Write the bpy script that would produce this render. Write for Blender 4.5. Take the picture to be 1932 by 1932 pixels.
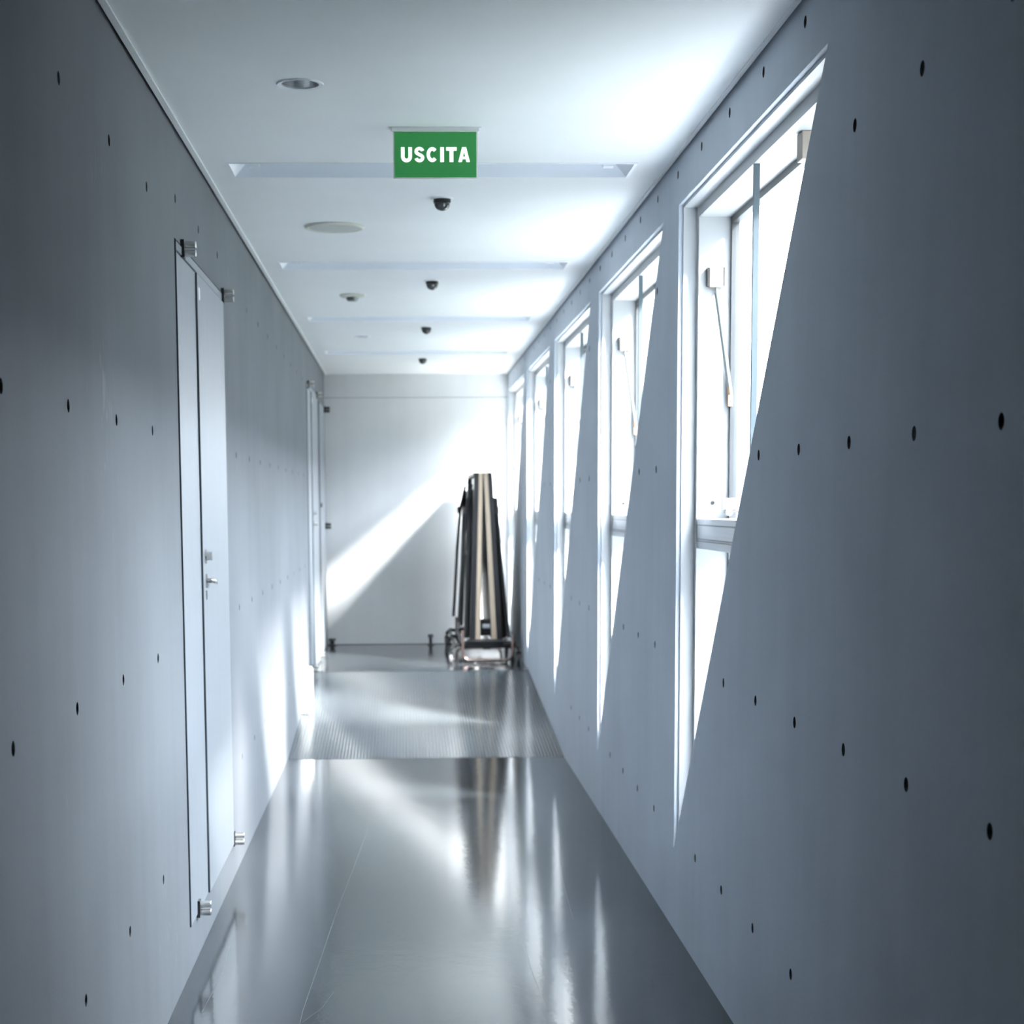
import bpy, math, random
from mathutils import Vector, Matrix
from mathutils.geometry import delaunay_2d_cdt

random.seed(7)
for _o in list(bpy.data.objects):
    bpy.data.objects.remove(_o)
SC = bpy.context.scene
COL = SC.collection

# ---------------------------------------------------------------- camera
IMG = 1932.0
FPX = 3300.0                                  # focal length in pixels
PPX, PPY = 866.0, 1315.0                      # principal point of the cropped frame
CAM = Vector((0.0, 0.0, 1.5))
fwd = Vector((762 - PPX, 952 - PPY, FPX)).normalized()          # world +Y seen by the lens
dwn = Vector((1030 - PPX, 30500 - PPY, FPX))
dwn = (dwn - fwd * dwn.dot(fwd)).normalized()                    # world -Z seen by the lens
rgt = dwn.cross(fwd)                                             # world +X seen by the lens
if rgt.x < 0:
    rgt = -rgt
RW = Matrix((rgt, fwd, -dwn)).transposed()    # world axes -> image axes (x right, y down, z ahead)
cam_d = bpy.data.cameras.new('camera')
cam = bpy.data.objects.new('camera', cam_d)
COL.objects.link(cam)
right, down, ahead = Vector(RW[0]), Vector(RW[1]), Vector(RW[2])
rot = Matrix((right, -down, -ahead)).transposed()
cam.matrix_world = Matrix.Translation(CAM) @ rot.to_4x4()
cam_d.sensor_fit = 'HORIZONTAL'
cam_d.sensor_width = 36.0
cam_d.lens = FPX / IMG * 36.0
cam_d.shift_x = (IMG / 2 - PPX) / IMG
cam_d.shift_y = (PPY - IMG / 2) / IMG
cam_d.clip_end = 400
cam_d.dof.use_dof = True
cam_d.dof.focus_distance = 4.3
cam_d.dof.aperture_fstop = 6.3
SC.camera = cam

# ---------------------------------------------------------------- sky, sun, exposure
world = bpy.data.worlds.new('sky')
SC.world = world
world.use_nodes = True
bg = world.node_tree.nodes['Background']
bg.inputs['Color'].default_value = (0.85, 0.915, 1.0, 1)        # even, bright haze
bg.inputs['Strength'].default_value = 11.0
sun_d = bpy.data.lights.new('sun', 'SUN')
sun_d.energy = 9.5
sun_d.angle = math.radians(8.5)
sun_d.color = (1.0, 0.97, 0.93)
sun = bpy.data.objects.new('sun', sun_d)
COL.objects.link(sun)
SUN_DIR = Vector((-1.0, 1.0, -0.934))
sun.rotation_euler = SUN_DIR.to_track_quat('-Z', 'Y').to_euler()
sun.location = (6, 2, 7)
SC.view_settings.view_transform = 'Standard'
SC.view_settings.look = 'None'
SC.view_settings.gamma = 1.0
SC.view_settings.use_curve_mapping = False
SC.view_settings.exposure = 1.9
SC.cycles.max_bounces = 14
SC.cycles.diffuse_bounces = 8
SC.cycles.glossy_bounces = 6
SC.cycles.transparent_max_bounces = 16
SC.cycles.sample_clamp_indirect = 6.0

# ---------------------------------------------------------------- materials
def new_mat(name):
    m = bpy.data.materials.new(name)
    m.use_nodes = True
    nt = m.node_tree
    return m, nt, nt.nodes['Principled BSDF']

def paint(name, col, rough=0.5, metal=0.0, spec=0.5, var=0.06, scale=6.0, stretch=(1, 1, 1),
          bump=0.0, bscale=40.0, coat=0.0):
    """plain material with a little procedural colour variation and fine relief"""
    m, nt, p = new_mat(name)
    tc = nt.nodes.new('ShaderNodeTexCoord')
    mp = nt.nodes.new('ShaderNodeMapping')
    mp.inputs['Scale'].default_value = stretch
    nt.links.new(tc.outputs['Object'], mp.inputs['Vector'])
    nz = nt.nodes.new('ShaderNodeTexNoise')
    nz.inputs['Scale'].default_value = scale
    nz.inputs['Detail'].default_value = 5
    nt.links.new(mp.outputs['Vector'], nz.inputs['Vector'])
    rp = nt.nodes.new('ShaderNodeValToRGB')
    a = [max(0, c * (1 - var)) for c in col]
    b = [min(1, c * (1 + var)) for c in col]
    rp.color_ramp.elements[0].position = 0.3
    rp.color_ramp.elements[1].position = 0.7
    rp.color_ramp.elements[0].color = (*a, 1)
    rp.color_ramp.elements[1].color = (*b, 1)
    nt.links.new(nz.outputs['Fac'], rp.inputs['Fac'])
    nt.links.new(rp.outputs['Color'], p.inputs['Base Color'])
    p.inputs['Roughness'].default_value = rough
    p.inputs['Metallic'].default_value = metal
    p.inputs['Specular IOR Level'].default_value = spec
    p.inputs['Coat Weight'].default_value = coat
    if bump > 0:
        n2 = nt.nodes.new('ShaderNodeTexNoise')
        n2.inputs['Scale'].default_value = bscale
        n2.inputs['Detail'].default_value = 4
        nt.links.new(mp.outputs['Vector'], n2.inputs['Vector'])
        bp = nt.nodes.new('ShaderNodeBump')
        bp.inputs['Strength'].default_value = bump
        bp.inputs['Distance'].default_value = 0.01
        nt.links.new(n2.outputs['Fac'], bp.inputs['Height'])
        nt.links.new(bp.outputs['Normal'], p.inputs['Normal'])
    return m

def concrete(name, col, rough=0.42, scuff=0.0, spec=0.4):
    """painted fair-faced concrete: cloudy tone, vertical streaks, a few pale scuffs"""
    m, nt, p = new_mat(name)
    tc = nt.nodes.new('ShaderNodeTexCoord')
    nz = nt.nodes.new('ShaderNodeTexNoise')
    nz.inputs['Scale'].default_value = 1.7
    nz.inputs['Detail'].default_value = 7
    nt.links.new(tc.outputs['Object'], nz.inputs['Vector'])
    mp = nt.nodes.new('ShaderNodeMapping')
    mp.inputs['Scale'].default_value = (9, 9, 0.5)
    nt.links.new(tc.outputs['Object'], mp.inputs['Vector'])
    st = nt.nodes.new('ShaderNodeTexNoise')
    st.inputs['Scale'].default_value = 1.0
    st.inputs['Detail'].default_value = 3
    nt.links.new(mp.outputs['Vector'], st.inputs['Vector'])
    mx = nt.nodes.new('ShaderNodeMix')
    mx.data_type = 'FLOAT'
    mx.inputs[0].default_value = 0.3
    nt.links.new(nz.outputs['Fac'], mx.inputs[2])
    nt.links.new(st.outputs['Fac'], mx.inputs[3])
    rp = nt.nodes.new('ShaderNodeValToRGB')
    rp.color_ramp.elements[0].position = 0.33
    rp.color_ramp.elements[1].position = 0.67
    rp.color_ramp.elements[0].color = (*[c * 0.93 for c in col], 1)
    rp.color_ramp.elements[1].color = (*[c * 1.06 for c in col], 1)
    nt.links.new(mx.outputs[0], rp.inputs['Fac'])
    last = rp.outputs['Color']
    if scuff > 0:
        ms = nt.nodes.new('ShaderNodeMapping')
        ms.inputs['Scale'].default_value = (30, 30, 9)
        nt.links.new(tc.outputs['Object'], ms.inputs['Vector'])
        sn = nt.nodes.new('ShaderNodeTexNoise')
        sn.inputs['Scale'].default_value = 1.0
        sn.inputs['Detail'].default_value = 2
        sn.inputs['Distortion'].default_value = 1.5
        nt.links.new(ms.outputs['Vector'], sn.inputs['Vector'])
        big = nt.nodes.new('ShaderNodeTexNoise')
        big.inputs['Scale'].default_value = 1.3
        nt.links.new(tc.outputs['Object'], big.inputs['Vector'])
        ml = nt.nodes.new('ShaderNodeMath')
        ml.operation = 'MULTIPLY'
        nt.links.new(sn.outputs['Fac'], ml.inputs[0])
        nt.links.new(big.outputs['Fac'], ml.inputs[1])
        sr = nt.nodes.new('ShaderNodeValToRGB')
        sr.color_ramp.elements[0].position = 0.43
        sr.color_ramp.elements[1].position = 0.50
        sr.color_ramp.elements[1].color = (scuff, scuff, scuff, 1)
        nt.links.new(ml.outputs[0], sr.inputs['Fac'])
        ad = nt.nodes.new('ShaderNodeMix')
        ad.data_type = 'RGBA'
        ad.blend_type = 'ADD'
        ad.inputs[0].default_value = 1.0
        nt.links.new(last, ad.inputs[6])
        nt.links.new(sr.outputs['Color'], ad.inputs[7])
        last = ad.outputs[2]
    nt.links.new(last, p.inputs['Base Color'])
    p.inputs['Roughness'].default_value = rough
    p.inputs['Specular IOR Level'].default_value = spec
    b1 = nt.nodes.new('ShaderNodeTexNoise')
    b1.inputs['Scale'].default_value = 60
    b1.inputs['Detail'].default_value = 4
    nt.links.new(tc.outputs['Object'], b1.inputs['Vector'])
    bp = nt.nodes.new('ShaderNodeBump')
    bp.inputs['Strength'].default_value = 0.05
    bp.inputs['Distance'].default_value = 0.01
    nt.links.new(b1.outputs['Fac'], bp.inputs['Height'])
    nt.links.new(bp.outputs['Normal'], p.inputs['Normal'])
    return m

def floor_material(name, col, rough, spec=0.6):
    """poured glossy floor: uneven surface that makes reflections waver"""
    m, nt, p = new_mat(name)
    tc = nt.nodes.new('ShaderNodeTexCoord')
    nz = nt.nodes.new('ShaderNodeTexNoise')
    nz.inputs['Scale'].default_value = 1.2
    nz.inputs['Detail'].default_value = 6
    nt.links.new(tc.outputs['Object'], nz.inputs['Vector'])
    rp = nt.nodes.new('ShaderNodeValToRGB')
    rp.color_ramp.elements[0].position = 0.3
    rp.color_ramp.elements[1].position = 0.7
    rp.color_ramp.elements[0].color = (*[c * 0.92 for c in col], 1)
    rp.color_ramp.elements[1].color = (*[c * 1.08 for c in col], 1)
    nt.links.new(nz.outputs['Fac'], rp.inputs['Fac'])
    nt.links.new(rp.outputs['Color'], p.inputs['Base Color'])
    p.inputs['Roughness'].default_value = rough
    p.inputs['Specular IOR Level'].default_value = spec
    # waviness
    w1 = nt.nodes.new('ShaderNodeTexNoise')
    w1.inputs['Scale'].default_value = 9.0
    w1.inputs['Detail'].default_value = 2
    nt.links.new(tc.outputs['Object'], w1.inputs['Vector'])
    w2 = nt.nodes.new('ShaderNodeTexNoise')
    w2.inputs['Scale'].default_value = 45.0
    w2.inputs['Detail'].default_value = 2
    nt.links.new(tc.outputs['Object'], w2.inputs['Vector'])
    b1 = nt.nodes.new('ShaderNodeBump')
    b1.inputs['Strength'].default_value = 0.05
    b1.inputs['Distance'].default_value = 0.008
    nt.links.new(w1.outputs['Fac'], b1.inputs['Height'])
    b2 = nt.nodes.new('ShaderNodeBump')
    b2.inputs['Strength'].default_value = 0.08
    b2.inputs['Distance'].default_value = 0.002
    nt.links.new(w2.outputs['Fac'], b2.inputs['Height'])
    nt.links.new(b1.outputs['Normal'], b2.inputs['Normal'])
    nt.links.new(b2.outputs['Normal'], p.inputs['Normal'])
    return m

def glass_material(name):
    m = bpy.data.materials.new(name)
    m.use_nodes = True
    nt = m.node_tree
    nt.nodes.remove(nt.nodes['Principled BSDF'])
    out = nt.nodes['Material Output']
    tr = nt.nodes.new('ShaderNodeBsdfTransparent')
    tr.inputs['Color'].default_value = (0.93, 0.96, 0.97, 1)
    gl = nt.nodes.new('ShaderNodeBsdfGlossy')
    gl.inputs['Roughness'].default_value = 0.02
    fr = nt.nodes.new('ShaderNodeFresnel')
    fr.inputs['IOR'].default_value = 1.3
    mx = nt.nodes.new('ShaderNodeMixShader')
    nt.links.new(fr.outputs[0], mx.inputs[0])
    nt.links.new(tr.outputs[0], mx.inputs[1])
    nt.links.new(gl.outputs[0], mx.inputs[2])
    nt.links.new(mx.outputs[0], out.inputs['Surface'])
    return m

M = {}
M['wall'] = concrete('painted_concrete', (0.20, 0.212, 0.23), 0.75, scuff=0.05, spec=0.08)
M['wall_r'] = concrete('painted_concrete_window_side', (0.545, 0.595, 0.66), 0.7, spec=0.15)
M['white_wall'] = concrete('white_panel_paint', (0.63, 0.64, 0.645), 0.55)
M['ceiling'] = paint('ceiling_paint', (0.82, 0.84, 0.85), 0.7, var=0.015, scale=3, bump=0.03, bscale=90)
M['trim'] = paint('ceiling_edge_profile', (0.86, 0.88, 0.88), 0.35, var=0.02)
M['hole'] = paint('tie_hole_mortar', (0.10, 0.11, 0.12), 0.9, var=0.2, scale=50)
M['floor'] = floor_material('poured_floor', (0.050, 0.058, 0.064), 0.11, spec=1.0)
M['ribs'] = floor_material('ribbed_rubber', (0.10, 0.115, 0.125), 0.15, spec=0.35)
M['scratch'] = paint('scratch', (0.15, 0.165, 0.175), 0.3, var=0.2)
M['wframe'] = paint('white_lacquer', (0.50, 0.515, 0.53), 0.4, var=0.02, scale=8)
M['sash'] = paint('grey_anodised_sash', (0.075, 0.08, 0.085), 0.4, metal=0.4, var=0.08)
M['mull'] = paint('blue_grey_mullion', (0.10, 0.13, 0.15), 0.4, metal=0.2, var=0.05)
M['alu'] = paint('brushed_aluminium', (0.62, 0.64, 0.66), 0.28, metal=0.9, var=0.08, scale=14, stretch=(1, 0.05, 8))
M['glass'] = glass_material('clear_glass')
M['chrome'] = paint('chrome', (0.78, 0.76, 0.72), 0.16, metal=1.0, var=0.04)
M['brass'] = paint('brass_fitting', (0.42, 0.27, 0.17), 0.3, metal=0.7, var=0.06)
M['ivory'] = paint('ivory_plastic', (0.40, 0.34, 0.29), 0.45, var=0.03)
M['strut'] = paint('strut_paint', (0.22, 0.25, 0.25), 0.3, metal=0.5, var=0.04)
M['black'] = paint('black_plastic', (0.012, 0.013, 0.014), 0.3, var=0.2)
M['dome'] = paint('smoked_dome', (0.05, 0.055, 0.06), 0.08, spec=0.9, var=0.1)
M['gasket'] = paint('dark_gasket', (0.03, 0.045, 0.055), 0.6, var=0.1)
M['door'] = paint('door_lacquer', (0.285, 0.31, 0.335), 0.45, metal=0.0, spec=0.25, var=0.04, scale=5, stretch=(3, 14, 0.4))
M['door_dark'] = paint('grey_door_lacquer', (0.26, 0.28, 0.30), 0.35, metal=0.2, var=0.05, stretch=(3, 14, 0.4))
M['lamp_white'] = paint('lamp_housing', (0.80, 0.83, 0.86), 0.35, var=0.02)
M['reflector'] = paint('lamp_reflector', (0.80, 0.84, 0.90), 0.4, metal=0.0, var=0.03, stretch=(0.2, 3, 3))
M['tube'] = paint('fluorescent_tube_off', (0.85, 0.86, 0.86), 0.25, var=0.02)
M['beige'] = paint('beige_plastic', (0.62, 0.62, 0.55), 0.5, var=0.03)
M['grille'] = paint('speaker_grille', (0.50, 0.52, 0.49), 0.6, var=0.08, scale=160, bump=0.2, bscale=300)
def backlit(name, col, strength):
    m = paint(name, col, 0.4, var=0.01)
    p = m.node_tree.nodes['Principled BSDF']
    p.inputs['Emission Color'].default_value = (*col, 1)
    p.inputs['Emission Strength'].default_value = strength
    return m
M['green'] = backlit('backlit_green', (0.022, 0.20, 0.050), 0.16)
M['letter'] = backlit('backlit_white', (0.9, 0.92, 0.9), 0.3)
M['sign_white'] = paint('sign_white', (0.88, 0.89, 0.88), 0.4, var=0.01)
M['wood_edge'] = paint('pale_wood_edge', (0.80, 0.64, 0.47), 0.5, var=0.08, scale=9, stretch=(12, 12, 1))
M['table_top'] = paint('dark_table_surface', (0.05, 0.055, 0.07), 0.4, var=0.08)
M['steel_dark'] = paint('dark_steel', (0.045, 0.043, 0.046), 0.45, metal=0.2, var=0.1)
M['bronze'] = paint('bronze_tube', (0.30, 0.22, 0.20), 0.22, metal=0.9, var=0.06)
M['rubber'] = paint('rubber', (0.10, 0.10, 0.11), 0.55, var=0.1)
M['wheel'] = paint('grey_wheel', (0.55, 0.57, 0.58), 0.3, metal=0.3, var=0.06)
M['lawn'] = paint('lawn', (0.055, 0.06, 0.045), 0.9, var=0.3, scale=3)  # dark tone chosen to limit light bounced up into the corridor
M['ground'] = paint('pale_bounce_paving', (0.43, 0.43, 0.42), 0.8, var=0.05, scale=2)  # pale tone chosen to bounce light up to the ceiling
M['dark_facade'] = paint('dark_facade', (0.10, 0.10, 0.10), 0.8, var=0.1, scale=3)
M['dark_glass'] = paint('dark_window_glass', (0.03, 0.035, 0.04), 0.1, var=0.1)
M['roof'] = paint('roof_slab', (0.4, 0.4, 0.4), 0.9, var=0.05)

# ---------------------------------------------------------------- mesh helpers
class MB:
    def __init__(s):
        s.v, s.f = [], []
    def add(s, vs, fs):
        n = len(s.v)
        s.v += [tuple(p) for p in vs]
        s.f += [tuple(i + n for i in f) for f in fs]
        return s
    def box(s, x0, x1, y0, y1, z0, z1):
        vs = [(x, y, z) for z in (z0, z1) for y in (y0, y1) for x in (x0, x1)]
        fs = [(0, 2, 3, 1), (4, 5, 7, 6), (0, 1, 5, 4), (2, 6, 7, 3), (0, 4, 6, 2), (1, 3, 7, 5)]
        return s.add(vs, fs)
    def hexa(s, bottom, top):
        """bottom, top: four points each, counter-clockwise from above"""
        return s.add(list(bottom) + list(top), [(3, 2, 1, 0), (4, 5, 6, 7), (0, 1, 5, 4), (1, 2, 6, 5), (2, 3, 7, 6), (3, 0, 4, 7)])
    def cyl(s, a, b, r0, r1=None, n=16, caps=True):
        a, b = Vector(a), Vector(b)
        r1 = r0 if r1 is None else r1
        d = (b - a).normalized()
        u = d.orthogonal().normalized()
        w = d.cross(u)
        vs, fs = [], []
        for c, r in ((a, r0), (b, r1)):
            for i in range(n):
                t = 2 * math.pi * i / n
                vs.append(c + (u * math.cos(t) + w * math.sin(t)) * r)
        for i in range(n):
            j = (i + 1) % n
            fs.append((i, j, n + j, n + i))
        if caps:
            fs.append(tuple(range(n - 1, -1, -1)))
            fs.append(tuple(range(n, 2 * n)))
        return s.add(vs, fs)
    def tube(s, pts, r, n=10):
        pts = [Vector(p) for p in pts]
        rings = []
        u = None
        for i, p in enumerate(pts):
            d = (pts[min(i + 1, len(pts) - 1)] - pts[max(i - 1, 0)]).normalized()
            if u is None:
                u = d.orthogonal().normalized()
            else:
                u = (u - d * u.dot(d)).normalized()
            w = d.cross(u)
            rings.append([p + (u * math.cos(2 * math.pi * k / n) + w * math.sin(2 * math.pi * k / n)) * r for k in range(n)])
        vs = [q for R in rings for q in R]
        fs = []
        for i in range(len(rings) - 1):
            for k in range(n):
                j = (k + 1) % n
                fs.append((i * n + k, i * n + j, (i + 1) * n + j, (i + 1) * n + k))
        fs.append(tuple(range(n - 1, -1, -1)))
        fs.append(tuple((len(rings) - 1) * n + k for k in range(n)))
        return s.add(vs, fs)
    def lathe(s, prof, c, n=32):
        """prof: (radius, z) list turned about the vertical through c"""
        vs, fs = [], []
        for r, z in prof:
            for i in range(n):
                t = 2 * math.pi * i / n
                vs.append((c[0] + r * math.cos(t), c[1] + r * math.sin(t), c[2] + z))
        for k in range(len(prof) - 1):
            for i in range(n):
                j = (i + 1) % n
                fs.append((k * n + i, k * n + j, (k + 1) * n + j, (k + 1) * n + i))
        return s.add(vs, fs)
    def mesh(s, name):
        me = bpy.data.meshes.new(name)
        me.from_pydata(s.v, [], s.f)
        me.validate()
        me.update()
        return me

def link(name, me, mat, parent=None, smooth=False, bevel=0.0):
    if mat is not None and not me.materials:
        me.materials.append(mat)
    o = bpy.data.objects.new(name, me)
    COL.objects.link(o)
    if parent is not None:
        o.parent = parent
    if smooth:
        me.polygons.foreach_set('use_smooth', [True] * len(me.polygons))
        me.set_sharp_from_angle(angle=math.radians(40))
    if bevel > 0:
        b = o.modifiers.new('bevel', 'BEVEL')
        b.width = bevel
        b.segments = 2
        b.limit_method = 'ANGLE'
    return o

def part(name, mb, mat, parent=None, smooth=False, bevel=0.0):
    return link(name, mb.mesh(name), mat, parent, smooth, bevel)

def tag(o, label, cat, group=None, kind=None):
    o['label'] = label
    o['category'] = cat
    if group:
        o['group'] = group
    if kind:
        o['kind'] = kind
    return o

def empty(name, loc=(0, 0, 0)):
    o = bpy.data.objects.new(name, None)
    o.location = loc
    o.empty_display_size = 0.1
    COL.objects.link(o)
    return o

def copy_tree(o, parent=None):
    c = o.copy()
    COL.objects.link(c)
    c.parent = parent
    for ch in o.children:
        copy_tree(ch, c)
    return c

def inside(p, poly):
    r = False
    n = len(poly)
    for i in range(n):
        a, b = poly[i], poly[(i + 1) % n]
        if (a[1] > p[1]) != (b[1] > p[1]):
            if p[0] < (b[0] - a[0]) * (p[1] - a[1]) / (b[1] - a[1]) + a[0]:
                r = not r
    return r

def sheet(outer, holes):
    """flat polygon with holes -> 2-D vertices and triangles"""
    vs, es = [], []
    for poly in [outer] + holes:
        n0 = len(vs)
        vs += [Vector(p) for p in poly]
        es += [(n0 + i, n0 + (i + 1) % len(poly)) for i in range(len(poly))]
    ov, oe, of, _, _, _ = delaunay_2d_cdt(vs, es, [], 0, 1e-6)
    out = []
    for f in of:
        c = (sum(ov[i][0] for i in f) / 3, sum(ov[i][1] for i in f) / 3)
        if inside(c, outer) and not any(inside(c, h) for h in holes):
            out.append(tuple(f))
    return [tuple(v) for v in ov], out

def circle(cx, cy, r, n=12):
    return [(cx + r * math.cos(2 * math.pi * i / n), cy + r * math.sin(2 * math.pi * i / n)) for i in range(n)]

def rect(a0, a1, b0, b1):
    return [(a0, b0), (a1, b0), (a1, b1), (a0, b1)]

def orient(fs, vs, want):
    """turn the faces so that their normal points along want"""
    out = []
    for f in fs:
        a, b, c = Vector(vs[f[0]]), Vector(vs[f[1]]), Vector(vs[f[2]])
        if (b - a).cross(c - a).dot(Vector(want)) < 0:
            f = tuple(reversed(f))
        out.append(f)
    return out

# ---------------------------------------------------------------- dimensions (metres)
XL, XR = -0.702, 0.941          # corridor walls
ZC = 2.657                      # ceiling
Y0, Y1 = -2.6, 15.85            # ends of the corridor
RB, RT, ZU = 10.30, 13.30, 0.24  # ramp foot, ramp head, upper floor level
TOPZ = 2.76
XO = 1.20                       # outer face of the window wall
WIN = [6.05, 8.50, 10.97, 13.42, 15.80]     # far jamb of each window
WW, ZT, ZB = 2.10, 2.503, 0.29  # window width at the head, head height, lower tip

# ---------------------------------------------------------------- ground and roof
g = part('ground', MB().box(XO + 0.02, 90, -60, 160, -0.6, -0.32), M['lawn'])  # added out of view, dark so the upper left wall gets little bounce
tag(g, 'unseen dark lawn added outside to keep bounced light low', 'ground', kind='structure')
g = part('bounce_strip', MB().box(XO + 0.01, 2.9, -20, 40, -0.5, -0.30), M['ground'])  # added out of view to bounce light up onto the ceiling
tag(g, 'unseen pale paved strip added outside to bounce light onto the ceiling', 'paving', kind='structure')
r = part('roof_slab', MB().box(-0.98, XO, Y0 - 0.15, Y1 + 0.2, TOPZ, TOPZ + 0.22), M['roof'])
tag(r, 'concrete roof slab above the white corridor ceiling', 'roof', kind='structure')

nb = empty('light_blocking_building', (11.0, -4.3, -0.32))  # added out of view to keep sun and low sky off the windows
tag(nb, 'unseen dark building with two wings, added to block sun and low sky', 'building', kind='structure')
def NB(name, mb, mat):
    mb.v = [(p[0] - 11.0, p[1] + 4.3, p[2] + 0.32) for p in mb.v]
    return part(name, mb, mat, nb)
NB('sun_blocking_wing', MB().box(11.0, 22.0, -50.0, -4.3, -0.35, 12.0), M['dark_facade'])  # end and height set by which windows should get direct sun
NB('sky_blocking_wing', MB().box(11.4, 22.0, -4.3, 44.0, -0.35, 5.6), M['dark_facade'])  # blocks the low sky from the upper left wall
NB('parapet', MB().box(10.92, 22.0, -50.0, -4.25, 11.8, 12.05), M['roof'])
NB('parapet', MB().box(11.32, 22.0, -4.2, 44.0, 5.4, 5.62), M['roof'])
for fl_ in range(4):  # facade detail on the added building
    for k in range(4):
        y = -8.0 - 5.0 * k
        NB('window_band', MB().box(10.97, 11.05, y - 3.6, y, 0.6 + 2.8 * fl_, 2.1 + 2.8 * fl_), M['dark_glass'])
for fl_ in range(2):
    for k in range(8):
        y = -2.5 + 5.6 * k
        NB('window_band', MB().box(11.37, 11.45, y, y + 4.0, 0.5 + 2.6 * fl_, 1.9 + 2.6 * fl_), M['dark_glass'])

# ---------------------------------------------------------------- floor and ramp
fl = MB()
fl.box(XL - 0.05, XR + 0.05, Y0, RB, -0.12, 0.0)
fl.box(XL - 0.05, XR + 0.05, RT, Y1, -0.12, ZU)
floor = part('floor', fl, M['floor'])
tag(floor, 'glossy grey poured floor of the corridor with wavering reflections', 'floor', kind='structure')

def scratch(pts, w):
    mb = MB()
    for (a, b) in zip(pts[:-1], pts[1:]):
        a, b = Vector((*a, 0.0003)), Vector((*b, 0.0003))
        n = (b - a).cross(Vector((0, 0, 1))).normalized() * w / 2
        mb.add([a - n, b - n, b + n, a + n], [(0, 1, 2, 3)])
    part('scratch', mb, M['scratch'], floor)
scratch([(-0.18, 8.05), (-0.22, 7.2), (-0.262, 6.4), (-0.29, 5.7), (-0.315, 5.1), (-0.32, 4.7)], 0.0012)
scratch([(0.395, 5.9), (0.40, 5.45), (0.415, 5.05)], 0.0014)
scratch([(0.66, 7.6), (0.62, 6.8), (0.60, 6.2)], 0.001)
scratch([(-0.61, 5.9), (-0.60, 5.5), (-0.615, 5.1)], 0.001)
scratch([(-0.23, 5.3), (-0.26, 5.12), (-0.31, 4.98)], 0.001)

def ribbed_ramp():
    mb = MB()
    n = 84
    per = (XR - XL) / n
    prof = []
    for i in range(n):
        x = XL + i * per
        prof += [(x, 0.0), (x + per * 0.34, 0.0), (x + per * 0.42, 0.0045), (x + per * 0.55, 0.0062), (x + per * 0.79, 0.0062), (x + per * 0.92, 0.0045)]
    prof.append((XR, 0.0))
    vs, fs = [], []
    for (y, z) in ((RB, -0.004), (RT, ZU - 0.004)):
        for (x, h) in prof:
            vs.append((x, y, z + h))
    m_ = len(prof)
    for i in range(m_ - 1):
        fs.append((i, i + 1, m_ + i + 1, m_ + i))
    mb.add(vs, fs)
    # near edge and body
    mb.add([(XL, RB, -0.05), (XR, RB, -0.05), (XR, RB, 0.0005), (XL, RB, 0.0005)], [(0, 1, 2, 3)])
    mb.hexa([(XL - 0.04, RB, -0.1), (XR + 0.04, RB, -0.1), (XR + 0.04, RT, -0.1), (XL - 0.04, RT, -0.1)],
            [(XL - 0.04, RB, -0.008), (XR + 0.04, RB, -0.008), (XR + 0.04, RT, ZU - 0.01), (XL - 0.04, RT, ZU - 0.01)])
    return mb
ramp = part('floor_ramp', ribbed_ramp(), M['ribs'])
tag(ramp, 'short ramp covered in ribbed grey rubber leading up to the far end', 'ramp', kind='structure')

# ---------------------------------------------------------------- tie holes
HR, HD = 0.0145, 0.020
def cup_mesh():
    mb = MB()
    n = 12
    vs = [(0, HR * math.cos(2 * math.pi * i / n), HR * math.sin(2 * math.pi * i / n)) for i in range(n)]
    vs += [(-HD, 0.8 * a, 0.8 * b) for (_, a, b) in vs]
    fs = [(i, n + i, n + (i + 1) % n, (i + 1) % n) for i in range(n)] + [tuple(range(n, 2 * n))]
    return mb.add(vs, fs).mesh('tie_hole')
CUP = cup_mesh()
CUP.materials.append(M['hole'])
def tie_hole(parent, x, y, z, flip=False):
    o = bpy.data.objects.new('tie_hole', CUP)
    COL.objects.link(o)
    o.parent = parent
    o.location = (x, y, z)
    if flip:
        o.rotation_euler = (0, 0, math.pi)

# ---------------------------------------------------------------- left wall with door openings
D1 = (5.55, 6.93, 0.145, 2.325)            # door opening: y0, y1, z0, z1
D2 = (12.92, 14.30, 0.26, 2.395)
D3 = (14.72, 15.66, 0.26, 2.36)
ties_l = []
rows_l = [0.43, 1.07, 1.71, 2.376]
for k in range(-8, 20):
    y = 3.74 + 0.6185 * k
    if not (Y0 + 0.2 < y < Y1 - 0.3):
        continue
    for z in rows_l:
        if z == rows_l[3] and 5.4 < y < 6.9:
            z = 2.449
        if y > RB and z < 0.35 + (y - RB) * 0.08:
            continue
        if any(d[0] - 0.06 < y < d[1] + 0.06 and d[2] - 0.06 < z < d[3] + 0.04 for d in (D1, D2, D3)):
            continue
        if y > 12.5 and z > 2.3:
            continue
        ties_l.append((y, z))
holes = [rect(d[0], d[1], d[2], d[3]) for d in (D1, D2, D3)] + [circle(y, z, HR) for (y, z) in ties_l]
v2, tri = sheet(rect(Y0, Y1, -0.05, TOPZ), holes)
mb = MB()
v3 = [(XL, a, b) for a, b in v2]
mb.add(v3, orient(tri, v3, (1, 0, 0)))
for d in (D1, D2, D3):                     # reveals of the door openings
    q = [(d[0], d[2]), (d[1], d[2]), (d[1], d[3]), (d[0], d[3])]
    vs = [(XL, a, b) for a, b in q] + [(XL - 0.09, a, b) for a, b in q]
    mb.add(vs, [(i, (i + 1) % 4, 4 + (i + 1) % 4, 4 + i) for i in range(4)])
mb.box(XL - 0.24, XL - 0.09, Y0, Y1, -0.05, TOPZ)
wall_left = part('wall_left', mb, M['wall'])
tag(wall_left, 'grey painted concrete wall with tie holes and flush doors', 'wall', kind='structure')
for (y, z) in ties_l:
    tie_hole(wall_left, XL, y, z)

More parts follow.
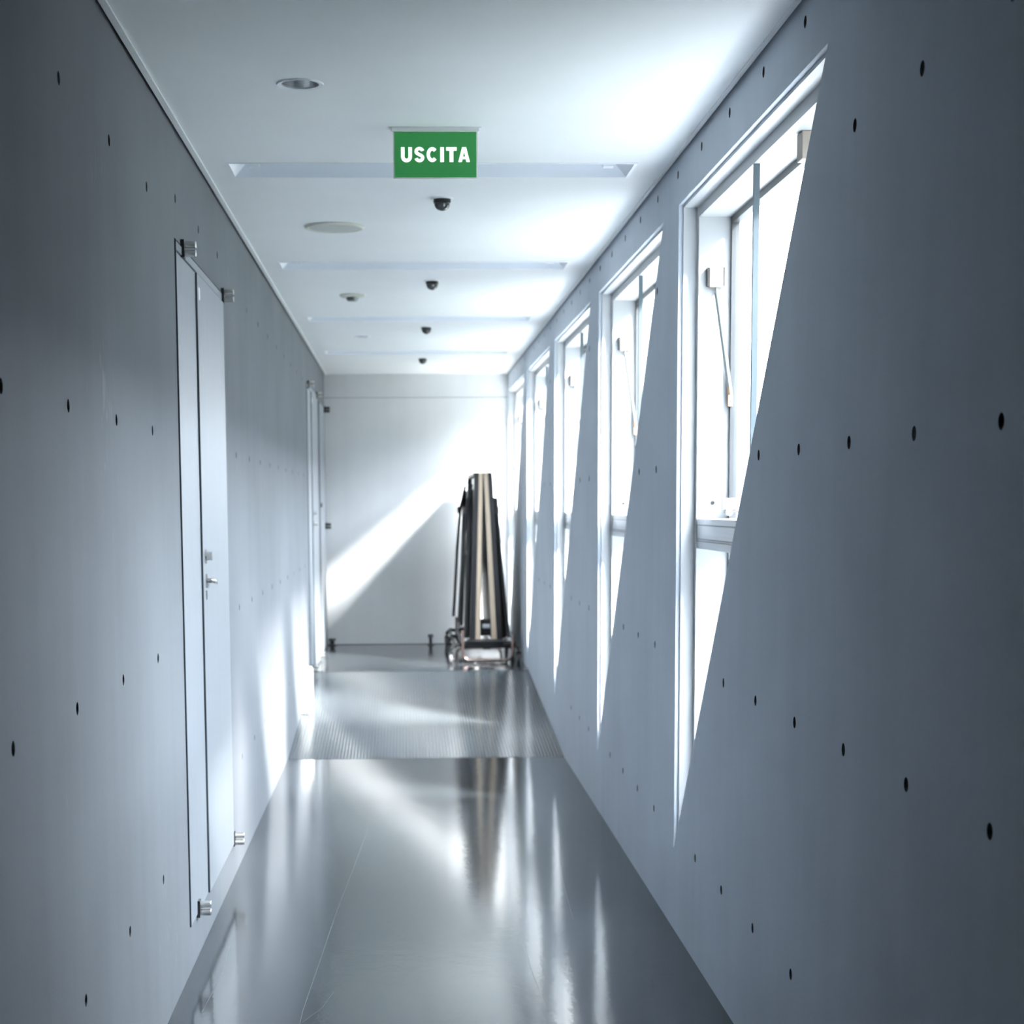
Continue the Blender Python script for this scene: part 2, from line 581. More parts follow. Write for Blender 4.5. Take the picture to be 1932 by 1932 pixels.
# ---------------------------------------------------------------- right wall with triangular openings
def tri_poly(yf, d=0.0):
    """window triangle (y, z) pulled in by d; far top, far tip, near top"""
    pts = [Vector((yf, ZT)), Vector((yf, ZB)), Vector((yf - WW, ZT))]
    if d == 0:
        return [tuple(p) for p in pts]
    c = (pts[0] + pts[1] + pts[2]) / 3
    lines = []
    for i in range(3):
        a, b = pts[i], pts[(i + 1) % 3]
        t = (b - a).normalized()
        n = Vector((-t.y, t.x))
        if n.dot(c - a) < 0:
            n = -n
        lines.append((a + n * d, t))
    out = []
    for i in range(3):
        (p, t), (q, s) = lines[i - 1], lines[i]
        den = t.x * s.y - t.y * s.x
        k = ((q.x - p.x) * s.y - (q.y - p.y) * s.x) / den
        out.append(tuple(p + t * k))
    return out

ties_r = []
for k in range(-10, 28):
    y = 3.23 + 0.474 * k
    if not (Y0 + 0.2 < y < Y1 - 0.3):
        continue
    for z in (0.345, 0.97, 1.625, 2.276, 2.608):
        if z > 2.5 and y < 4.0:
            continue
        if y > RB - 0.3 and z < 0.6:
            continue
        p = (y, z)
        bad = False
        for yf in WIN:
            near_y = yf - WW * (z - ZB) / (ZT - ZB)
            if ZB - 0.03 < z < ZT + 0.03 and near_y - 0.06 < y < yf + 0.035:
                bad = True
        if not bad:
            ties_r.append(p)
holes = [tri_poly(yf) for yf in WIN] + [circle(y, z, HR) for (y, z) in ties_r]
v2, tri = sheet(rect(Y0, Y1, -0.05, TOPZ), holes)
mb = MB()
v3 = [(XR, a, b) for a, b in v2]
mb.add(v3, orient(tri, v3, (-1, 0, 0)))
v2, tri = sheet(rect(Y0 - 0.15, Y1 + 0.2, -0.3, TOPZ), [tri_poly(yf) for yf in WIN])
v3 = [(XO, a, b) for a, b in v2]
mb.add(v3, orient(tri, v3, (1, 0, 0)))
for yf in WIN:
    q = tri_poly(yf)
    vs = [(XR, a, b) for a, b in q] + [(XO, a, b) for a, b in q]
    mb.add(vs, [(i, (i + 1) % 3, 3 + (i + 1) % 3, 3 + i) for i in range(3)])
mb.add([(XR, Y0, -0.05), (XO, Y0, -0.05), (XO, Y0, TOPZ), (XR, Y0, TOPZ)], [(0, 1, 2, 3)])
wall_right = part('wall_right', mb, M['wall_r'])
tag(wall_right, 'shaded grey concrete wall pierced by a row of triangular windows', 'wall', kind='structure')
for (y, z) in ties_r:
    tie_hole(wall_right, XR, y, z, flip=True)

# ---------------------------------------------------------------- end walls
wall_back = part('wall_back', MB().box(XL - 0.24, XO, Y1 + 0.012, Y1 + 0.2, -0.05, TOPZ), M['gasket'])
tag(wall_back, 'white panelled end wall with a slanting patch of sunlight', 'wall', kind='structure')
part('panel', MB().box(XL, XR, Y1, Y1 + 0.03, ZU + 0.005, 2.450), M['white_wall'], wall_back)
part('panel', MB().box(XL, XR, Y1, Y1 + 0.03, 2.454, TOPZ), M['white_wall'], wall_back)
wall_front = part('wall_front', MB().box(XL - 0.24, XO, Y0 - 0.15, Y0, -0.05, TOPZ), M['wall'])
tag(wall_front, 'grey concrete wall closing the corridor behind the camera', 'wall', kind='structure')

# ---------------------------------------------------------------- ceiling
LIN = [(6.13, 6.375), (8.575, 8.82), (11.03, 11.275), (13.46, 13.705)]      # recessed strip lights
LX0, LX1 = -0.585, 0.800
DL = [(-0.276, 5.00, 0.052), (-0.276, 12.32, 0.042)]                          # downlights
holes = [rect(LX0, LX1, a, b) for a, b in LIN] + [circle(x, y, r_, 32) for x, y, r_ in DL]
GAP = 0.012
v2, tri = sheet(rect(XL + GAP, XR - GAP, Y0, Y1), holes)
v3 = [(a, b, ZC) for a, b in v2]
mb = MB().add(v3, orient(tri, v3, (0, 0, -1)))
for x in (XL + GAP, XR - GAP):
    mb.add([(x, Y0, ZC), (x, Y1, ZC), (x, Y1, ZC + 0.05), (x, Y0, ZC + 0.05)], [(0, 1, 2, 3)])
ceiling = part('ceiling', mb, M['ceiling'])
tag(ceiling, 'smooth white corridor ceiling with recessed strip lights', 'ceiling', kind='structure')
t1 = part('trim_1', MB().box(XL + GAP - 0.001, XL + GAP + 0.017, Y0, Y1, ZC - 0.005, ZC + 0.02), M['trim'])
tag(t1, 'thin white profile along the ceiling edge above the doors', 'trim', kind='structure')
t2 = part('trim_2', MB().box(XR - GAP - 0.012, XR - GAP + 0.001, Y0, Y1, ZC - 0.004, ZC + 0.02), M['trim'])
tag(t2, 'thin white profile along the ceiling edge above the windows', 'trim', kind='structure')

# ---------------------------------------------------------------- windows
def ring(yf, d0, d1, x0, x1):
    a, b = tri_poly(yf, d0), tri_poly(yf, d1)
    mb = MB()
    vs = []
    for x in (x0, x1):
        vs += [(x, *p) for p in a] + [(x, *p) for p in b]
    fs = []
    for i in range(3):
        j = (i + 1) % 3
        fs += [(i, j, 3 + j, 3 + i), (6 + i, 9 + i, 9 + j, 6 + j), (3 + i, 3 + j, 9 + j, 9 + i), (i, 6 + i, 6 + j, j)]
    return mb.add(vs, fs)

def hyp_y(yf, z, d):
    """y of the slanted edge of the triangle pulled in by d, at height z"""
    p = tri_poly(yf, d)
    (ya, za), (yb, zb) = p[1], p[2]
    return ya + (yb - ya) * (z - za) / (zb - za)

win_labels = [
    'largest triangular window, nearest the camera, with a white strut on its jamb',
    'second triangular window from the camera, its strut half hidden by the wall',
    'third triangular window from the camera, midway along the right wall',
    'fourth triangular window, beside the folded table trolley',
    'narrowest triangular window, touching the white end wall']
for i, yf in enumerate(WIN):
    w = empty('window_%d' % (i + 1), (0.0, 0.0, 0.0))
    w.location = (XR, yf - WW / 2, ZB)
    off = Vector(w.location)
    def P(name, mb, mat, parent=None, smooth=False, bevel=0.0):
        mb.v = [(p[0] - off.x, p[1] - off.y, p[2] - off.z) for p in mb.v]
        return part(name, mb, mat, parent or w, smooth, bevel)
    tag(w, win_labels[i], 'window', kind='structure')
    P('frame', ring(yf, 0.0, 0.010, XR + 0.015, XR + 0.062), M['wframe'])
    P('lining', ring(yf, 0.010, 0.045, XR + 0.062, XR + 0.170), M['wframe'])
    P('sash_frame', ring(yf, 0.045, 0.068, XR + 0.170, XR + 0.195), M['sash'])
    P('glass_pane', MB().add([(XR + 0.183, *p) for p in tri_poly(yf, 0.06)], [(0, 1, 2)]), M['glass'])
    ym = yf - 0.965
    zlow = ZB + (ZT - ZB) * (yf - ym) / WW          # slanted edge height at the mullion
    P('mullion', MB().box(XR + 0.063, XR + 0.080, ym - 0.007, ym + 0.007, zlow + 0.03, ZT - 0.045), M['mull'])
    zt0, zt1 = 1.345, 1.447
    yh = hyp_y(yf, zt0, 0.045)
    tr = P('transom', MB().box(XR + 0.064, XR + 0.175, yh, yf - 0.045, zt0, zt1), M['alu'], bevel=0.002)
    for zz in (1.369, 1.376, 1.423):
        P('transom_bead', MB().box(XR + 0.060, XR + 0.066, yh, yf - 0.045, zz, zz + 0.004), M['strut'], tr)
    # strut on the far jamb
    yj = yf - 0.045
    bx = P('strut_bracket', MB().box(XR + 0.094, XR + 0.140, yj - 0.032, yj, 2.222, 2.288), M['ivory'], bevel=0.003)
    P('bracket_cheek', MB().box(XR + 0.088, XR + 0.0935, yj - 0.028, yj, 2.226, 2.288), M['black'], bx)
    P('bracket_cheek', MB().box(XR + 0.1405, XR + 0.146, yj - 0.028, yj, 2.226, 2.288), M['black'], bx)
    top = Vector((XR + 0.116, yj - 0.022, 2.232))
    bot = Vector((XR + 0.166, yj - 0.030, 1.885))
    st = P('gas_strut', MB().cyl(top + (bot - top) * 0.08, bot, 0.0085, n=12), M['strut'], smooth=True)
    P('strut_rod', MB().cyl(top, top + (bot - top) * 0.09, 0.004, n=8), M['strut'], st, smooth=True)
    dirn = (bot - top).normalized()
    P('strut_end', MB().cyl(bot - dirn * 0.002, bot + dirn * 0.03, 0.009, 0.008, n=12)
      .box(XR + 0.160, XR + 0.175, yj - 0.042, yj - 0.020, 1.825, 1.862), M['brass'], st)
    # stay and lock just above the transom
    P('jamb_screw', MB().cyl((XR + 0.117, yj - 0.006, 1.50), (XR + 0.117, yj, 1.50), 0.007, n=10), M['black'])
    ly = P('window_stay', MB().box(XR + 0.140, XR + 0.186, yj - 0.075, yj - 0.040, 1.478, 1.516)
           .cyl((XR + 0.160, yj - 0.085, 1.468), (XR + 0.160, yj - 0.04, 1.468), 0.012, n=12), M['wframe'])
    P('stay_rod', MB().cyl((XR + 0.16, yj - 0.05, 1.470), (XR + 0.16, hyp_y(yf, 1.47, 0.05) + 0.02, 1.470), 0.003, n=8), M['strut'], ly)
    P('head_bracket', MB().box(XR + 0.098, XR + 0.138, yf - 1.42, yf - 1.36, 2.385, ZT - 0.045), M['ivory'], bevel=0.003)

# ---------------------------------------------------------------- doors
def hinge(parent, y, z, x0=XL, dark=False, L=0.048):
    h = part('hinge', MB().box(x0, x0 + 0.012, y - 0.02, y + 0.02, z - 0.028, z + 0.028), M['black'], parent)
    for dz in (-0.0135, 0.0135):
        part('hinge_pin', MB().cyl((x0 + 0.010, y, z + dz), (x0 + L, y, z + dz), 0.0115, n=14),
             M['black'] if dark else M['chrome'], h, smooth=True, bevel=0.002)

def flush_door(name, d, label, split):
    root = empty(name, (0, 0, 0))
    tag(root, label, 'door', kind='structure')
    y0, y1, z0, z1 = d
    root_loc = Vector((XL, (y0 + y1) / 2, z0))
    xb = XL - 0.06
    part('frame', MB().box(xb - 0.02, xb, y0, y1, z0, z1), M['gasket'], root)
    ys = y0 + split
    zt = z1 - 0.042
    part('head_strip', MB().box(xb, XL + 0.004, y0 + 0.008, y1 - 0.004, zt + 0.008, z1 - 0.008), M['door'], root, bevel=0.001)
    fp = part('fixed_panel', MB().box(xb, XL + 0.004, y0 + 0.012, ys, z0 + 0.004, zt), M['door'], root, bevel=0.001)
    part('gasket', MB().box(xb, XL + 0.0045, y0 + 0.002, y0 + 0.0115, z0 + 0.004, z1 - 0.004), M['gasket'], fp)
    lf = part('leaf', MB().box(xb, XL + 0.010, ys + 0.012, y1 - 0.004, z0 + 0.006, zt), M['door'], root, bevel=0.001)
    part('gasket', MB().box(xb, XL + 0.0098, ys + 0.001, ys + 0.0115, z0 + 0.006, zt), M['gasket'], lf)
    part('notice_plate', MB().box(XL + 0.010, XL + 0.0115, ys + 0.03, ys + 0.075, zt - 0.085, zt - 0.045), M['sign_white'], lf)
    # lock and lever
    yl = ys + 0.075
    zl = z0 + 1.18
    part('lock', MB().cyl((XL + 0.008, yl, zl), (XL + 0.014, yl, zl), 0.026, n=20).cyl((XL + 0.014, yl, zl), (XL + 0.034, yl, zl), 0.015, n=16), M['chrome'], lf, smooth=True)
    zh = zl - 0.085
    lv = part('lever', MB().cyl((XL + 0.008, yl, zh), (XL + 0.014, yl, zh), 0.025, n=20)
              .tube([(XL + 0.012, yl, zh), (XL + 0.028, yl, zh), (XL + 0.033, yl + 0.01, zh), (XL + 0.033, yl + 0.06, zh - 0.004), (XL + 0.031, yl + 0.115, zh - 0.010)], 0.009, 10),
              M['chrome'], lf, smooth=True)
    part('keyhole', MB().cyl((XL + 0.008, yl, zh - 0.05), (XL + 0.013, yl, zh - 0.05), 0.017, n=18), M['chrome'], lf, smooth=True)
    hinge(root, y0 + 0.17, z1 - 0.012)
    hinge(root, y1 + 0.03, z1 - 0.014, XL)
    hinge(root, y0 + 0.20, z0 + 0.020)
    hinge(root, y1 + 0.03, z0 + 0.022, XL)
    return root

flush_door('door_1', D1, 'pale flush door nearest the camera with chrome pins at its corners', 0.50)
flush_door('door_2', D2, 'pale flush door on the upper level, near the end of the left wall', 0.50)
d3 = empty('door_3')
tag(d3, 'dark narrow flush door in the corner beside the end wall', 'door', kind='structure')
y0, y1, z0, z1 = D3
part('frame', MB().box(XL - 0.08, XL - 0.06, y0, y1, z0, z1), M['gasket'], d3)
lf = part('leaf', MB().box(XL - 0.06, XL + 0.006, y0 + 0.02, y1 - 0.01, z0 + 0.01, z1 - 0.01), M['door'], d3, bevel=0.001)
part('gasket', MB().box(XL - 0.06, XL + 0.0055, y0 + 0.004, y0 + 0.0195, z0 + 0.01, z1 - 0.01), M['gasket'], lf)
part('keyhole', MB().cyl((XL + 0.004, y0 + 0.1, 1.50), (XL + 0.016, y0 + 0.1, 1.50), 0.02, n=16), M['black'], lf, smooth=True)
hinge(d3, y1 - 0.06, 2.335, XL + 0.006, dark=True, L=0.052)
hinge(d3, y1 - 0.06, 1.315, XL + 0.006, dark=True, L=0.050)

# ---------------------------------------------------------------- strip lights
def strip_light(y0, y1, label):
    root = empty('recessed_strip_light', ((LX0 + LX1) / 2, (y0 + y1) / 2, ZC))
    c = Vector(root.location)
    tag(root, label, 'ceiling light', 'recessed strip lights across the ceiling')
    def P(name, mb, mat, parent=None, smooth=False):
        mb.v = [(p[0] - c.x, p[1] - c.y, p[2] - c.z) for p in mb.v]
        return part(name, mb, mat, parent or root, smooth)
    e = 0.010
    rim = MB()
    for b in ((LX0 - e, LX1 + e, y0 - e, y0), (LX0 - e, LX1 + e, y1, y1 + e), (LX0 - e, LX0, y0, y1), (LX1, LX1 + e, y0, y1)):
        rim.box(*b, ZC - 0.003, ZC + 0.012)
    P('rim', rim, M['lamp_white'])
    a, b, zt = 0.045, 0.03, ZC + 0.05
    lo = [(LX0, y0, ZC), (LX1, y0, ZC), (LX1, y1, ZC), (LX0, y1, ZC)]
    hi = [(LX0 + a, y0 + b, zt), (LX1 - a, y0 + b, zt), (LX1 - a, y1 - b * 0.5, zt), (LX0 + a, y1 - b * 0.5, zt)]
    P('reflector', MB().add(lo + hi, [(0, 1, 5, 4), (2, 3, 7, 6), (4, 5, 6, 7)]), M['reflector'])
    for k, (i0, i1, i2, i3) in enumerate(((1, 2, 6, 5), (3, 0, 4, 7))):
        q = [(lo + hi)[j] for j in (i0, i1, i2, i3)]
        P('end_plate', MB().add(q, [(0, 1, 2, 3)]), M['lamp_white'])
    ym = (y0 + y1) / 2 + 0.015
    P('tube', MB().cyl((LX0 + 0.09, ym, ZC + 0.036), (LX1 - 0.09, ym, ZC + 0.036), 0.008, n=12), M['tube'], smooth=True)
    for x in (LX0 + 0.075, LX1 - 0.075):
        P('socket', MB().box(x - 0.018, x + 0.018, ym - 0.018, ym + 0.018, ZC + 0.012, ZC + 0.049), M['lamp_white'])
    return root
for (a, b), lb in zip(LIN, (
        'unlit recessed strip light in the ceiling, partly behind the green sign',
        'unlit recessed strip light between the beige round speaker and smoke detector',
        'unlit recessed strip light, third from the camera',
        'unlit recessed strip light closest to the white end wall')):
    strip_light(a, b, lb)

# ---------------------------------------------------------------- dome sensors, downlights, speaker, smoke detector
DS = [(0.156, 6.82), (0.157, 9.29), (0.158, 11.67), (0.161, 14.14)]
DS_LB = ['largest black dome sensor, just beyond and below the green sign',
         'black dome sensor on the ceiling behind the second strip light',
         'black dome sensor on the ceiling behind the third strip light',
         'smallest black dome sensor, on the ceiling nearest the end wall']
proto = empty('dome_sensor', (DS[0][0], DS[0][1], ZC))
part('flange', MB().lathe([(0.0, -0.004), (0.040, -0.004), (0.043, -0.001), (0.043, 0.0)], (0, 0, 0)), M['lamp_white'], proto, smooth=True)
part('collar', MB().lathe([(0.033, -0.004), (0.033, -0.018), (0.030, -0.020), (0.0, -0.020)], (0, 0, 0)), M['black'], proto, smooth=True)
part('dome', MB().lathe([(0.030 * math.cos(t * math.pi / 16), -0.020 - 0.027 * math.sin(t * math.pi / 16)) for t in range(9)], (0, 0, 0)), M['dome'], proto, smooth=True)
tag(proto, DS_LB[0], 'sensor', 'dome sensors along the ceiling')
for (x, y), lb in list(zip(DS, DS_LB))[1:]:
    c = copy_tree(proto)
    c.location = (x, y, ZC)
    c['label'] = lb

for (x, y, r_), lb in zip(DL, ('small round recessed downlight in front of the green sign', 'faint round white downlight on the ceiling, farthest along')):
    d = empty('downlight', (x, y, ZC))
    tag(d, lb, 'ceiling light', 'round downlights')
    part('ring', MB().lathe([(r_, 0.004), (r_, -0.002), (r_ + 0.012, -0.004), (r_ + 0.014, 0.0)], (0, 0, 0), 40), M['lamp_white'], d, smooth=True)
    part('reflector', MB().lathe([(r_, 0.002), (r_ * 0.93, 0.03), (r_ * 0.72, 0.06)], (0, 0, 0), 40), M['alu'], d, smooth=True)
    part('lamp', MB().lathe([(r_ * 0.72, 0.06), (r_ * 0.4, 0.052), (0.001, 0.050)], (0, 0, 0), 40), M['tube'], d, smooth=True)

sp = empty('ceiling_speaker', (-0.279, 7.49, ZC))
tag(sp, 'wide beige round ceiling speaker between the first two strip lights', 'speaker')
part('rim', MB().lathe([(0.125, 0.0), (0.125, -0.006), (0.118, -0.011), (0.108, -0.010), (0.106, -0.006)], (0, 0, 0), 48), M['beige'], sp, smooth=True)
part('grille', MB().lathe([(0.107, -0.008), (0.07, -0.012), (0.001, -0.014)], (0, 0, 0), 48), M['grille'], sp, smooth=True)

sd = empty('smoke_detector', (-0.274, 9.90, ZC))
tag(sd, 'beige round smoke detector with a protruding dark centre', 'smoke detector')
part('base', MB().lathe([(0.072, 0.0), (0.072, -0.006), (0.062, -0.013), (0.0, -0.014)], (0, 0, 0), 40), M['beige'], sd, smooth=True)
part('chamber', MB().lathe([(0.034, -0.013), (0.034, -0.024), (0.026, -0.034), (0.0, -0.035)], (0, 0, 0), 32), M['strut'], sd, smooth=True)

# ---------------------------------------------------------------- exit sign
SX, SY = 0.1075, 5.57
sg = empty('exit_sign', (SX, SY, ZC))
tag(sg, 'green sign with white letters reading USCITA, hanging from the ceiling', 'sign')
part('mounting_bar', MB().box(-0.135, 0.135, -0.016, 0.016, -0.013, 0.0), M['sign_white'], sg, bevel=0.001)
part('mounting_lip', MB().box(-0.142, 0.142, -0.020, 0.020, -0.003, -0.0001), M['lamp_white'], sg)
pn = part('panel', MB().box(-0.131, 0.131, -0.007, 0.007, -0.154, -0.013), M['sign_white'], sg, bevel=0.001)
part('green_face', MB().box(-0.1265, 0.1265, -0.0085, -0.006, -0.1495, -0.0135), M['green'], pn)

def ribbon(pts, w, closed=False):
    """flat stroke of width w along 2-D points (mitred)"""
    pts = [Vector(p) for p in pts]
    L, R = [], []
    for i, p in enumerate(pts):
        d0 = (p - pts[i - 1]).normalized() if i > 0 else None
        d1 = (pts[i + 1] - p).normalized() if i < len(pts) - 1 else None
        d0 = d0 or d1
        d1 = d1 or d0
        t = (d0 + d1).normalized()
        n = Vector((-t.y, t.x))
        k = (w / 2) / max(0.3, n.dot(Vector((-d1.y, d1.x))))
        L.append(p + n * k)
        R.append(p - n * k)
    return L, R
def arc(cx, cy, rx, ry, a0, a1, n=14):
    return [(cx + rx * math.cos(math.radians(a0 + (a1 - a0) * i / n)), cy + ry * math.sin(math.radians(a0 + (a1 - a0) * i / n))) for i in range(n + 1)]
U = 4.22e-4                                  # metres per drawing unit
def letter(strokes, polys=()):
    mb = MB()
    k = 0.0
    for pts, w in strokes:
        L, R = ribbon(pts, w)
        k += 0.00003
        vs = [(p[0] * U, -0.0089 - k, p[1] * U) for p in L] + [(p[0] * U, -0.0089 - k, p[1] * U) for p in R]
        n = len(L)
        mb.add(vs, [(i, n + i, n + i + 1, i + 1) for i in range(n - 1)])
    for poly in polys:
        k += 0.00003
        mb.add([(p[0] * U, -0.0089 - k, p[1] * U) for p in poly], [tuple(range(len(poly)))])
    return mb
H_ = 106.0
LET = {
 'U': (137, letter([([(13, H_)] + [(13, 38)] + arc(40, 38, 27, 27, 180, 360, 14)[1:] + [(67, H_)], 26)])),
 'S': (235, letter([(arc(36.5, 76, 24, 20, 8, 245, 14) + arc(36.5, 30, 24, 20, 82, -172, 16)[1:], 23.5)])),
 'C': (325, letter([(arc(41, 53, 29, 41, 42, 318, 22), 25)])),
 'I': (425, letter([([(13, 0), (13, H_)], 27)])),
 'T': (468, letter([([(0, H_ - 12.5), (77, H_ - 12.5)], 26), ([(38.5, 0), (38.5, H_ - 10)], 28)])),
 'A': (557, letter([], [[(0, 0), (26, 0), (42.5, 76), (42.5, H_), (28, H_)], [(85, 0), (59, 0), (42.5, 76), (42.5, H_), (57, H_)],
                      [(26, 20), (59, 20), (55, 38), (30, 38)]])),
}
cxu = (137 + 642) / 2.0
for k, (x0, mb) in LET.items():
    o = part('letter', mb, M['letter'], pn)
    o.location = ((x0 - cxu) * U, 0, -0.1038)

# ---------------------------------------------------------------- folded table-tennis table on its trolley
TY0, TY1 = 14.12, 15.64
tt = empty('folding_table', (0.64, (TY0 + TY1) / 2, ZU))
o_ = Vector(tt.location)
tag(tt, 'folded table with pale wooden edges standing on a black wheeled trolley', 'folding table')
def T(name, mb, mat, parent=None, smooth=False, bevel=0.0):
    mb.v = [(p[0] - o_.x, p[1] - o_.y, p[2] - o_.z) for p in mb.v]
    return part(name, mb, mat, parent or tt, smooth, bevel)
def slab(xb0, xb1, xt0, xt1, zb, zt, y0, y1):
    return MB().hexa([(xb0, y0, zb), (xb1, y0, zb), (xb1, y1, zb), (xb0, y1, zb)],
                     [(xt0, y0, zt), (xt1, y0, zt), (xt1, y1, zt), (xt0, y1, zt)])
ZB_, ZT_ = 0.412, 1.752
def board(side):
    # x at the bottom / top of: outer apron face, wood outer face, wood inner face
    if side < 0:
        b, t = (0.527, 0.570, 0.608), (0.566, 0.604, 0.635)
    else:
        b, t = (0.789, 0.743, 0.700), (0.710, 0.674, 0.641)
    def s(ib, it):
        return sorted((b[ib], b[it])), sorted((t[ib], t[it]))
    (b0, b1), (t0, t1) = s(1, 2)
    top = T('tabletop', slab(b0, b1, t0, t1, ZB_, ZT_, TY0, TY1), M['wood_edge'], bevel=0.002)
    sgn = 1 if side < 0 else -1
    T('playing_surface', slab(min(b[2], b[2] + sgn * 0.002), max(b[2], b[2] + sgn * 0.002),
                              min(t[2], t[2] + sgn * 0.002), max(t[2], t[2] + sgn * 0.002), ZB_ + 0.004, ZT_ - 0.004, TY0 + 0.003, TY1 - 0.003), M['table_top'], top)
    T('underside', slab(min(b[1], b[1] - sgn * 0.003), max(b[1], b[1] - sgn * 0.003),
                        min(t[1], t[1] - sgn * 0.003), max(t[1], t[1] - sgn * 0.003), ZB_ + 0.004, ZT_ - 0.004, TY0 + 0.004, TY1 - 0.003), M['black'], top)
    # apron: steel rails on the outer side
    def lerp(z):
        k = (z - ZB_) / (ZT_ - ZB_)
        lo = b[0] + (t[0] - b[0]) * k
        hi = b[1] + (t[1] - b[1]) * k
        return min(lo, hi), max(lo, hi)
    def rail(z0, z1, ya, yb):
        a0, a1 = lerp(z0)
        c0, c1 = lerp(z1)
        return slab(a0, a1, c0, c1, z0, z1, ya, yb)
    for (ya, yb) in ((TY0 + 0.002, TY0 + 0.03), (TY1 - 0.03, TY1 - 0.002)):
        T('apron_rail', rail(ZB_, ZT_, ya, yb), M['steel_dark'], top)
    for (za, zb) in ((ZB_, ZB_ + 0.03), (1.06, 1.09), (ZT_ - 0.03, ZT_)):
        T('apron_rail', rail(za, zb, TY0 + 0.03, TY1 - 0.03), M['steel_dark'], top)
    for zz in (0.585, 1.535):
        a0, a1 = lerp(zz)
        T('bolt', MB().cyl((a0 + 0.02, TY0 - 0.004, zz), (a0 + 0.02, TY0 + 0.004, zz), 0.008, n=10), M['black'], top)
    # folded legs on the outer side
    for ya in (TY0 + 0.02, TY1 - 0.05):
        if side < 0:
            pts = [(0.546, ya, 1.66), (0.530, ya, 1.60), (0.500, ya, 1.46), (0.470, ya, 1.10), (0.440, ya, 0.60), (0.436, ya, 0.55)]
            pts2 = [(0.540, ya + 0.03, 1.62), (0.522, ya + 0.03, 1.0), (0.498, ya + 0.03, 0.42)]
        else:
            pts = [(0.722, ya, 1.55), (0.748, ya, 1.42), (0.775, ya, 1.10), (0.818, ya, 0.62), (0.838, ya, 0.47)]
            pts2 = [(0.735, ya + 0.03, 1.55), (0.764, ya + 0.03, 1.1), (0.808, ya + 0.03, 0.43)]
        lg = T('leg', MB().tube(pts, 0.013, 10), M['black'], smooth=True)
        T('foot', MB().cyl(pts[-1], Vector(pts[-1]) + Vector((-0.002 if side < 0 else 0.004, 0, -0.045)), 0.015, n=12), M['rubber'], lg, smooth=True)
        T('strut', MB().tube(pts2, 0.021, 8), M['black'], lg, smooth=True)
        cx = 0.488 if side < 0 else 0.748
        T('hinge_bracket', MB().box(cx - 0.016, cx + 0.016, ya - 0.012, ya + 0.012, 1.42, 1.48), M['steel_dark'], lg, bevel=0.003)
board(-1)
board(1)
# undercarriage
T('cross_beam', MB().box(0.475, 0.845, 13.96, 14.02, 0.352, 0.408), M['black'], bevel=0.004)
T('cross_beam', MB().box(0.475, 0.845, 15.50, 15.56, 0.352, 0.408), M['black'], bevel=0.004)
T('long_beam', MB().box(0.62, 0.69, 13.98, 15.54, 0.34, 0.40), M['black'], bevel=0.004)
T('board_rest', MB().box(0.50, 0.82, TY0 - 0.04, TY0 + 0.03, 0.396, 0.412), M['steel_dark'], bevel=0.002)
T('board_rest', MB().box(0.50, 0.82, TY1 - 0.06, TY1 - 0.01, 0.396, 0.412), M['steel_dark'], bevel=0.002)
T('latch', MB().box(0.612, 0.698, TY0 + 0.02, TY0 + 0.08, 0.44, 0.575), M['black'], bevel=0.006)
T('latch_highlight', MB().box(0.626, 0.690, TY0 + 0.005, TY0 + 0.022, 0.50, 0.535), M['wheel'], bevel=0.006)  # pale block standing in for the bright highlight on the black latch
for ya in (13.90, 15.60):
    pts = [(0.458, ya, 0.50), (0.458, ya, 0.34), (0.464, ya, 0.302), (0.480, ya, 0.274), (0.508, ya, 0.262),
           (0.660, ya, 0.260), (0.812, ya, 0.262), (0.840, ya, 0.274), (0.854, ya, 0.302), (0.860, ya, 0.34), (0.860, ya, 0.46)]
    T('hoop', MB().tube(pts, 0.0125, 10), M['bronze'], smooth=True)
    for xa in (0.458, 0.860):
        T('hoop_arm', MB().box(xa - 0.014, xa + 0.014, min(ya, 13.99), max(ya, 14.0) if ya < 15 else ya, 0.37, 0.398), M['black'], bevel=0.003)
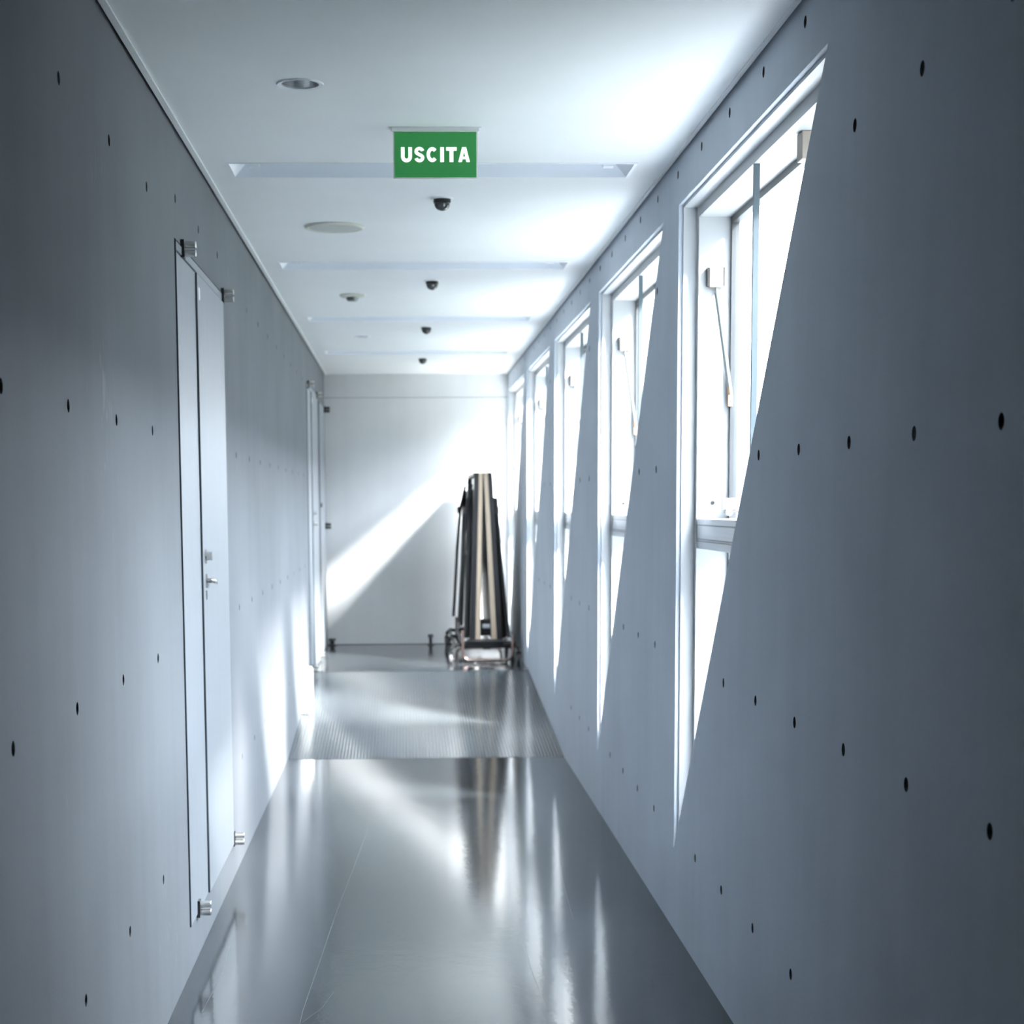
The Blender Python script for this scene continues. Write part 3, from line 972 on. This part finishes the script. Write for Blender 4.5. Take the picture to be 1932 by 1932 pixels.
def caster(x, y, sx):
    c = T('caster', MB().box(x - 0.020, x + 0.020, y - 0.012, y + 0.012, ZU + 0.074, ZU + 0.092)
          .box(x - 0.020, x - 0.015, y - 0.014, y + 0.014, ZU + 0.03, ZU + 0.08)
          .box(x + 0.015, x + 0.020, y - 0.014, y + 0.014, ZU + 0.03, ZU + 0.08)
          .cyl((x, y, ZU + 0.09), (x, y, ZU + 0.12), 0.010, n=10), M['black'])
    T('wheel', MB().cyl((x - 0.013, y, ZU + 0.038), (x + 0.013, y, ZU + 0.038), 0.038, n=24), M['rubber'], c, smooth=True, bevel=0.003)
    T('hub', MB().cyl((x - 0.0145, y, ZU + 0.038), (x + 0.0145, y, ZU + 0.038), 0.024, n=20), M['wheel'], c, smooth=True)
    arm = T('caster_arm', MB().tube([(x, y, ZU + 0.115), (x + sx * 0.03, y + (0.04 if y < 14.5 else -0.02), ZU + 0.15), (x + sx * 0.12, y + 0.10 if y < 14.5 else y - 0.05, ZU + 0.14)], 0.016, 8), M['black'], c, smooth=True)
caster(0.362, 13.86, 1)
caster(0.905, 13.88, -1)
caster(0.372, 14.80, 1)
caster(0.906, 14.80, -1)
caster(0.372, 15.58, 1)
caster(0.906, 15.58, -1)
for xa in (0.400, 0.880):
    T('side_rail', MB().box(xa - 0.012, xa + 0.012, 13.92, 15.58, 0.36, 0.385), M['black'], bevel=0.003)

# ---------------------------------------------------------------- white box on the ramp
jb = empty('junction_box', (XL, 11.95, 0.12))
tag(jb, 'small white box against the left wall, standing on the ramp', 'box')
zr = lambda y: ZU * (y - RB) / (RT - RB) + 0.004 - 0.12
part('body', MB().hexa([(0, -0.30, zr(11.65)), (0.048, -0.30, zr(11.65)), (0.048, 0.30, zr(12.25)), (0, 0.30, zr(12.25))],
                       [(0, -0.30, 0.255), (0.048, -0.30, 0.255), (0.048, 0.30, 0.255), (0, 0.30, 0.255)]), M['wframe'], jb, bevel=0.003)
part('lid', MB().box(0.048, 0.054, -0.285, 0.285, 0.03, 0.245), M['sign_white'], jb, bevel=0.002)

# ---------------------------------------------------------------- door stops
def door_stop(x, y, h, rr, label):
    d = empty('door_stop', (x, y, ZU))
    tag(d, label, 'door stop')
    part('base', MB().lathe([(rr * 1.2, 0.0), (rr * 1.2, 0.006), (rr * 0.8, 0.010), (0.0, 0.010)], (0, 0, 0), 20), M['black'], d, smooth=True)
    part('post', MB().lathe([(rr * 0.62, 0.008), (rr * 0.62, h * 0.72)], (0, 0, 0), 20), M['black'], d, smooth=True)
    part('buffer', MB().lathe([(0.0, h * 0.70), (rr, h * 0.70), (rr * 1.05, h * 0.85), (rr * 0.9, h), (0.0, h)], (0, 0, 0), 20), M['rubber'], d, smooth=True)
door_stop(0.230, 15.70, 0.10, 0.024, 'small black door stop post in the middle of the end wall')
door_stop(-0.655, 15.76, 0.065, 0.032, 'squat black door stop in the far left corner')
